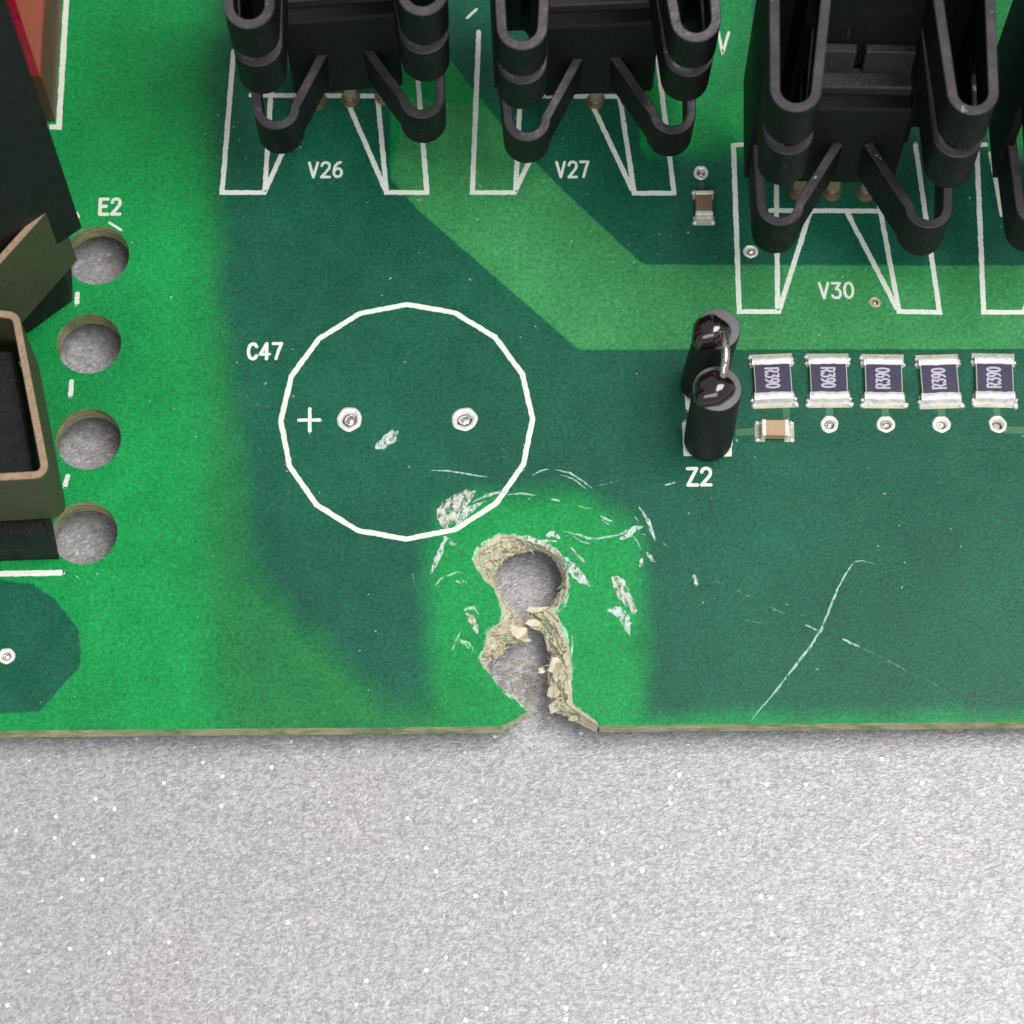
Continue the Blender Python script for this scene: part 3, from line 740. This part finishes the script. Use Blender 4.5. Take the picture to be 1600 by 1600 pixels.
for i, x in enumerate(rx):
    o = link('chip_resistor', RES['ceramic'], board, (x+random.uniform(-.05, .05), 8.97-.028*i+random.uniform(-.06, .06), TH), (0, 0, R(random.uniform(-2.2, 2.2))))
    o['label'] = ('leftmost' if i == 0 else ordn[i]+' from the left') + ' of the black R390 chip resistors in a row' if i < 5 else 'chip resistor cut off by the right edge of the photo'
    link('glaze', RES['glaze'], o)
    pd = MB(); 
    for sg in (-1, 1):
        box(pd, -1.42, 1.42, sg*1.45-.48, sg*1.45+.48, .004, .055, .02)
    pd.build('pad', M['pad'], o)
    for sg in (-1, 1): terminal(sg, i*2+(sg > 0)).build('terminal', M['solder'], o)
    rr = random.Random(i+40)
    sb = MB()
    for (xx, yy, r_) in ((-1.36, -1.72, .20), (1.38, -1.74, .22), (-1.36, 1.62, .17), (1.36, 1.42, .19), (1.37, 1.20, .15), (-1.37, 1.25, .16), (-1.38, -1.40, .17), (1.40, -1.38, .15)):
        if rr.random() < .12: continue
        lathe(sb, [(r_, .01), (r_*.95, .12), (r_*.7, .22), (r_*.3, .28), (.01, .29)], 12, (xx+rr.uniform(-.04, .04), yy+rr.uniform(-.05, .05)), .12, i*9+int(yy*10))
    sb.build('solder_fillet', M['tin'], o)
    kb = MB(); h = .86; lw = .135; gp = .13
    wsc = .50; tot = (sum(FONT[c_][0] for c_ in 'R390')*wsc+gp*3)*h
    zz = .566
    if i < 2: ls = text_lines('R390', -h/2-.05, tot/2, h, wsc, gp, -math.pi/2)
    else: ls = text_lines('R390', h/2-.08, -tot/2, h, wsc, gp, math.pi/2)
    strokes(kb, ls, lw, .574, .0006)
    kb.build('marking', M['mark'], o)['label'] = 'grey marking R390 printed sideways'
# traces from the resistors to their plated holes
for p, q, w_ in (((1296, 636), (1296, 652), .5), ((1383, 636), (1384, 652), .5), ((1471, 636), (1471, 652), .5), ((1557, 636), (1558, 652), .45), ((1228, 632), (1229, 664), .45), ((1150, 676), (1192, 673), .5), ((1568, 671), (1640, 675), .5), ((1096, 285), (1096, 300), .3)):
    sb = MB(); ribbon(sb, PP([p, q]), w_, .008, step=.2, jit=.05, cap=False); part(sb, 'trace', M['trace'])

# ------------------------------------------------------------------ chip capacitors
def capacitor(px, py, L, W, H, vertical, mat, label, sd):
    x, y = P(px, py)
    cb = MB(); box(cb, -L/2+.22, L/2-.22, -W/2, W/2, .12, H, .04)
    o = cb.build('chip_capacitor', M[mat], board, (x, y, TH), (0, 0, R(90) if vertical else R(-1)))
    o['label'] = label
    rr = random.Random(sd)
    for sg in (-1, 1):
        t = MB(); x0, x1 = sorted((sg*(L/2-.30), sg*(L/2+.03)))
        box(t, x0, x1, -W/2-.03, W/2+.03, .05, H+.035, .07, .01); t.build('terminal', M['tin'], o)
        p_ = MB(); x0, x1 = sorted((sg*(L/2-.25), sg*(L/2+.42))); box(p_, x0, x1, -W/2-.16, W/2+.16, .004, .05, .02); p_.build('pad', M['pad'], o)
        f_ = MB()
        for sy in (-1, 1):
            lathe(f_, [(.17, .01), (.16, .1), (.11, .19), (.01, .23)], 12, (sg*(L/2+.25), sy*(W/2+.05)), .12, sd+sy+5)
        f_.build('solder_fillet', M['solder'], o)
    return o
capacitor(1210, 675, 1.75, 1.08, .85, False, 'cap', 'small tan chip capacitor lying below the leftmost resistor', 3)
capacitor(1099, 325, 1.75, 1.10, .85, True, 'capdark', 'small brown chip capacitor standing lengthwise between V27 and V30', 4)

# ------------------------------------------------------------------ standing diodes Z2
def diode(base, topc, r_, H, label, blob):
    lean = ((topc[0]-base[0])/H, (topc[1]-base[1])/H)
    db = MB(); lathe(db, [(r_*.9, .05), (r_, .25), (r_*1.015, H*.3), (r_*.985, H*.62), (r_, H-.14), (r_*.985, H-.05)], 36, (0, 0), .012, 3, lean)
    o = db.build('standing_diode', M['diode'], board, (base[0], base[1], TH)); o['label'] = label
    e = MB(); lathe(e, [(r_*.985, H-.051), (r_*.95, H), (r_*.5, H+.015), (.02, H+.02)], 36, (0, 0), .006, 3, lean); e.build('end_face', M['dtop'], o)
    g_ = MB(); bx_, by_, br, bh = blob
    n_ = 26; vs = []; fs = []
    prof = [(1., .0), (1.0, .18), (.95, .42), (.84, .64), (.66, .82), (.44, .94), (.2, .99), (.02, 1.)]
    for a_, z_ in prof:
        for k in range(n_):
            th = 2*math.pi*k/n_; q = br*a_*(1+.10*math.sin(2*th+1)+.07*math.sin(3*th+2)+.05*math.sin(th*5+br))
            vs.append((lean[0]*H+bx_+q*math.cos(th), lean[1]*H+by_+q*math.sin(th)*1.05, H-.02+bh*z_*(1+.10*math.sin(th+1.2)*a_)))
    for l_ in range(len(prof)-1):
        for k in range(n_): fs.append((l_*n_+k, l_*n_+(k+1) % n_, (l_+1)*n_+(k+1) % n_, (l_+1)*n_+k))
    fs.append(tuple((len(prof)-1)*n_+k for k in range(n_)))
    g_.add(vs, fs, True); g_.build('epoxy_blob', M['gloss'], o)
    return o
front = diode((12.86, 4.84), (12.90, 4.82), 1.55, 9.2, 'front black standing diode of the pair above Z2', (-.26, -.10, 1.22, 1.1))
rear = diode((12.62, 8.80), (13.05, 8.75), 1.42, 9.5, 'rear black standing diode of the pair above Z2', (-.52, -.34, 1.16, 1.3))
wb = MB(); wp = [(13.15, 8.5, 9.3), (13.30, 8.2, 10.35), (13.38, 7.6, 10.75), (13.40, 6.8, 10.7), (13.36, 6.0, 10.5), (13.25, 5.4, 10.1), (13.05, 5.0, 9.4)]
tube(wb, [(x-12.62, y-8.80, z_) for x, y, z_ in wp], .27, 12); wb.build('bridging_wire', M['wire'], rear)['label'] = 'bright lead wire joining the tops of the two diodes'
lb = MB(); tube(lb, [(11.62-12.62, 8.4-8.8, .03), (11.58-12.62, 8.4-8.8, 3.), (11.75-12.62, 8.45-8.8, 6.5)], .16, 8); lb.build('side_lead', M['wire'], rear)

# ------------------------------------------------------------------ heat sinks with transistors
T_ = .60
def sheet(mb_, path, z0, z1, t=T_, ch=.055, closed_ends=True):
    """upright bent sheet: plan path given thickness t, running from z0 to z1"""
    pl = [Vector(p) for p in path]; n_ = len(pl); vs = []; fs = []
    sec = [(-.5*t, z0+ch), (-.5*t, z1-ch), (-.5*t+ch, z1), (.5*t-ch, z1), (.5*t, z1-ch), (.5*t, z0+ch), (.5*t-ch, z0), (-.5*t+ch, z0)]
    for i, p in enumerate(pl):
        a, b_ = pl[max(i-1, 0)], pl[min(i+1, n_-1)]; tt = (b_-a).normalized(); nn = Vector((-tt.y, tt.x))
        for o_, z_ in sec: vs.append((p.x+nn.x*o_, p.y+nn.y*o_, z_))
    m_ = len(sec)
    for i in range(n_-1):
        for j in range(m_): fs.append((i*m_+j, i*m_+(j+1) % m_, (i+1)*m_+(j+1) % m_, (i+1)*m_+j))
    fs.append(tuple(range(m_))[::-1]); fs.append(tuple((n_-1)*m_+j for j in range(m_)))
    mb_.rim = getattr(mb_, 'rim', []) + [len(mb_.f)+i*m_+j for i in range(n_-1) for j in (1, 2, 3)]
    mb_.add(vs, fs); return mb_
def upath(sg, xin0, xinF, xc, Rc, ytip, yin0, xo, yback):
    """plan of a fin: inner arm from the plate, U-turn at the tip, outer arm back"""
    yc = ytip+Rc+T_/2; p = []
    for k in range(6): p.append((xin0+(xinF-xin0)*k/6, yin0+(yc-yin0)*k/6))
    for k in range(15):
        a = math.pi+math.pi*k/14; p.append((xc+Rc*math.cos(a), yc+Rc*math.sin(a)*1.0))
    for k in range(1, 6): p.append((xc+Rc+(xo-xc-Rc)*k/5, yc+(yback-yc)*k/5))
    return [(sg*a, b_) for a, b_ in p]
TIP = -8.5
def sink_meshes():
    d = {}
    pl = MB(); box(pl, -4.2, 4.2, .0, 1.1, 4.6, 25.6, .08)
    for sg in (-1, 1):
        # outer wall behind the fins and the web that joins it to the plate
        sheet(pl, [(sg*6.35, -2.9), (sg*6.38, 0), (sg*6.35, 4.2)], 5.0, 26.0)
        sheet(pl, [(sg*3.7, .55), (sg*5.0, 2.0), (sg*5.9, 3.6)], 5.0, 25.9)
        sheet(pl, [(sg*3.6, 1.5), (sg*6.2, 1.5)], 4.5, 24.5)  # closing sheet added so the inside of the fin channel stays dark
    d['plate'] = pl.mesh('heat_sink')
    for nm, z0, z1, prm in (('lowL', 5.5, 10.0, (.95, 3.5, 4.72, 1.22, TIP, -2.6, 6.2, -1.5)), ('mid', 16.0, 20.5, (3.35, 3.9, 5.12, 1.22, TIP, .1, 6.3, -1.8)), ('top', 21.8, 26.3, (3.2, 3.95, 5.17, 1.22, TIP, .1, 6.35, 4.3))):
        for sg in (-1, 1):
            f = MB(); sheet(f, upath(sg, *prm), z0, z1); d[nm, sg] = f.mesh('fin'); d[nm, sg]['rim'] = f.rim
    w_ = MB()
    # narrow tongues folded down from the plate to carry the lowest fins
    for sg in (-1, 1): sheet(w_, [(sg*.95, -2.6), (sg*1.4, -.8), (sg*2.0, .2)], 5.5, 10.0)
    d['tongue'] = w_.mesh('tongue')
    return d
SK = sink_meshes()
def mat_rim():
    mt, nt, b = newmat('worn_sheet_edge'); g = NG(nt); p = g.pos()
    c = g.mix(g.ramp(g.noise(p, .6, 3, .55), .3, .7), (.045, .039, .046), (.088, .079, .088))
    wear = g.ramp(g.noise(p, .7, 4, .75), .66, .70)
    g.l(g.mix(wear, c, (.42, .40, .41)), b.inputs['Base Color']); b.inputs['Metallic'].default_value = .35; b.inputs['Roughness'].default_value = .30
    g.l(g.bump(g.noise(p, 2.2, 3), .35, .08), b.inputs['Normal']); return mt
RIM = mat_rim()
for k_, v_ in SK.items():
    v_.materials.append(M['anod'])
    if 'rim' in v_:
        v_.materials.append(RIM)
        for i_ in v_['rim']: v_.polygons[i_].material_index = 1
        del v_['rim']
tbm = MB(); box(tbm, -3.65, 3.65, -2.75, -.35, 3.9, 14.6, .18); TB = tbm.mesh('transistor'); TB.materials.append(M['plastic'])
tab = MB(); box(tab, -3.4, -.28, -.75, -.06, 14.4, 18.5, .06); box(tab, .28, 3.4, -.75, -.06, 14.4, 18.5, .06); box(tab, -3.5, 3.5, -1.75, -.30, 14.62, 15.7, .12)
TAB = tab.mesh('tab'); TAB.materials.append(mat_simple('greyed_metal_tab', (.045, .041, .040), .5, .3, .3, 2., .4, 5.))
lg = MB(); box(lg, -.42, .42, -.28, .28, -1.2-TH, 4.2, .05); LEG = lg.mesh('leg'); LEG.materials.append(M['legmetal'])
sj = MB(); lathe(sj, [(.72, .005), (.68, .08), (.55, .25), (.46, .55), (.44, .7)], 18, (0, 0), .06, 2); SJ = sj.mesh('solder_joint'); SJ.materials.append(mat_simple('shaded_solder_joint', (.20, .16, .09), .45, .3, .3, 2., .4, 4.))  # joint colour darkened to stand for the shade under the heat sinks
sinks = [(-10.92, 31.95, 4.3, 5.5, -10.9, 31.6, 'V26'), (5.58, 30.95, 2.4, 7.5, 5.9, 31.3, 'V27'), (22.2, 24.05, -1.6, 1.2, 21.85, 24.3, 'V30'), (38.45, 24.1, 0.5, 2.0, 38.4, 24.3, None)]
for (x, y, yaw, tilt, tx, ty, nm) in sinks:
    wh = f'at {nm}' if nm else 'cut off by the right edge of the photo'
    # tilt leans the top towards the front edge about the height of the lowest fin
    o = link('heat_sink', SK['plate'], board, (x, y+10*math.sin(R(tilt)), TH), (R(tilt), 0, R(yaw)))
    o['label'] = f'black anodised folded heat sink {wh}'
    for k_ in SK:
        if k_ == 'plate': continue
        link('fin' if k_ != 'tongue' else 'tongue', SK[k_], o)
    t = link('transistor', TB, board, (tx, ty, TH), (R(tilt*.5), 0, R(yaw))); t['label'] = f'black transistor clamped in the heat sink {wh}'
    link('tab', TAB, t)
    for k in (-1, 0, 1):
        link('leg', LEG, t, (k*2.29, -1.55, 0)); link('solder_joint', SJ, t, (k*2.29, -1.55, 0))

# ------------------------------------------------------------------ bracketed black component and red component at the left
def prism(mb_, poly, z0, z1, c=.25):
    n_ = len(poly); P2 = [Vector(p) for p in poly]; cen = sum(P2, Vector((0, 0)))/n_
    ins = [p+(cen-p).normalized()*c*1.3 for p in P2]; vs = []
    for lst, z_ in ((ins, z0), (P2, z0+c), (P2, z1-c), (ins, z1)): vs += [(p.x, p.y, z_) for p in lst]
    fs = []
    for l_ in range(3):
        for i in range(n_): fs.append((l_*n_+i, l_*n_+(i+1) % n_, (l_+1)*n_+(i+1) % n_, (l_+1)*n_+i))
    fs.append(tuple(3*n_+i for i in range(n_))); fs.append(tuple(reversed(range(n_))))
    mb_.add(vs, fs); return mb_
hb = MB()
prism(hb, [(-29.12, 15.2), (-29.4, 18.5), (-32, 21), (-41, 21), (-41, 6), (-36, 9.6)], .05, 9.2, .15)
prism(hb, [(-27.3, 16.2), (-33.5, 22.5), (-41, 24.5), (-41, 8), (-38, 8)], 9.0, 62, .3)
o = hb.build('black_component', M['housing'], board, BL); o['label'] = 'tall black component in a bent metal bracket at the left edge, beside E2'
def strip(path, z0, z1, t):
    a = MB(); sheet(a, path, z0, z1-.02, t, .06); b_ = MB(); sheet(b_, path, z1-.018, z1+.05, t*.94, .02); return a, b_
sb1, sb2 = strip([(-38.5, 2.6), (-35.2, 6.9), (-31.8, 11.55), (-28.35, 16.0)], 5.0, 14.0, .44)
q = sb1.build('bracket_strap', M['bracket'], o); q['label'] = 'slanting olive metal strap of the bracket'; sb2.build('cut_edge', M['brass'], q)
def arc(c, r_, a0, a1, n_=8): return [(c[0]+r_*math.cos(R(a0+(a1-a0)*k/n_)), c[1]+r_*math.sin(R(a0+(a1-a0)*k/n_))) for k in range(n_+1)]
path = [(-40, 9.6), (-33.5, 8.75)] + arc((-31.0, 7.75), .65, 88, 14) + [(-29.40, 3.6)] + arc((-28.85, -1.55), .6, 12, -86) + [(-33, -2.36), (-40, -2.8)]
b1, b2 = strip(path, 6.3, 13.5, .48)
q = b1.build('bracket_loop', M['bracket'], o); q['label'] = 'olive metal loop with a brassy upper edge at the left of the photo'; b2.build('cut_edge', M['brass'], q)
fb = MB(); prism(fb, [(-29.25, -3.0), (-30.2, 1.2), (-31.0, 5.6), (-41, 6), (-41, -3.3)], .02, 5.4, .12); prism(fb, [(-29.15, -1.25), (-30.9, 7.0), (-41, 7.8), (-41, -1.6)], 5.2, 11.2, .2); fb.build('foot', M['housing'], o)
rb = MB(); prism(rb, [(-30.95, 28.5), (-30.85, 45.5), (-41, 45.5), (-41, 28.5)], 6.4, 24, .2)
o = rb.build('red_component', M['red'], board, BL); o['label'] = 'red component behind the black one at the upper left'

pb = MB(); prism(pb, [(-30.9, 28.55), (-30.8, 45.5), (-41, 45.5), (-41, 28.55)], .05, 6.5, .15)  # lower block: shade low on the red face, put in as brown colour
pb.build('shade_base', mat_simple('shaded_red_resin', (.17, .040, .036), .5, 0, .25, 1.5, .3, 4.), o)

# dust and grit lying on the board, too small to count
db = MB(); rr = random.Random(99)
for k in range(170):
    x, y = rr.uniform(-31, 34), rr.uniform(-13.8, 30); r_ = rr.uniform(.018, .055)
    if any(math.dist((x, y), c_[0]) < c_[1]+.2 for c_ in HOLES): continue
    if -3.5 < x < 5 and y < 0: continue
    a0 = rr.uniform(0, 6); ax = rr.uniform(1, 2.6)
    vs = [(x+r_*ax*math.cos(a0)*math.cos(t)-r_*math.sin(a0)*math.sin(t), y+r_*ax*math.sin(a0)*math.cos(t)+r_*math.cos(a0)*math.sin(t), .006) for t in (0, 1.26, 2.5, 3.8, 5.0)]+[(x, y, .006+r_*.8)]
    db.add(vs, [(i, (i+1) % 5, 5) for i in range(5)])
o = part(db, 'dust', mat_simple('pale_dust', (.42, .52, .44), .8, 0, .3, 1.)); o['kind'] = 'stuff'
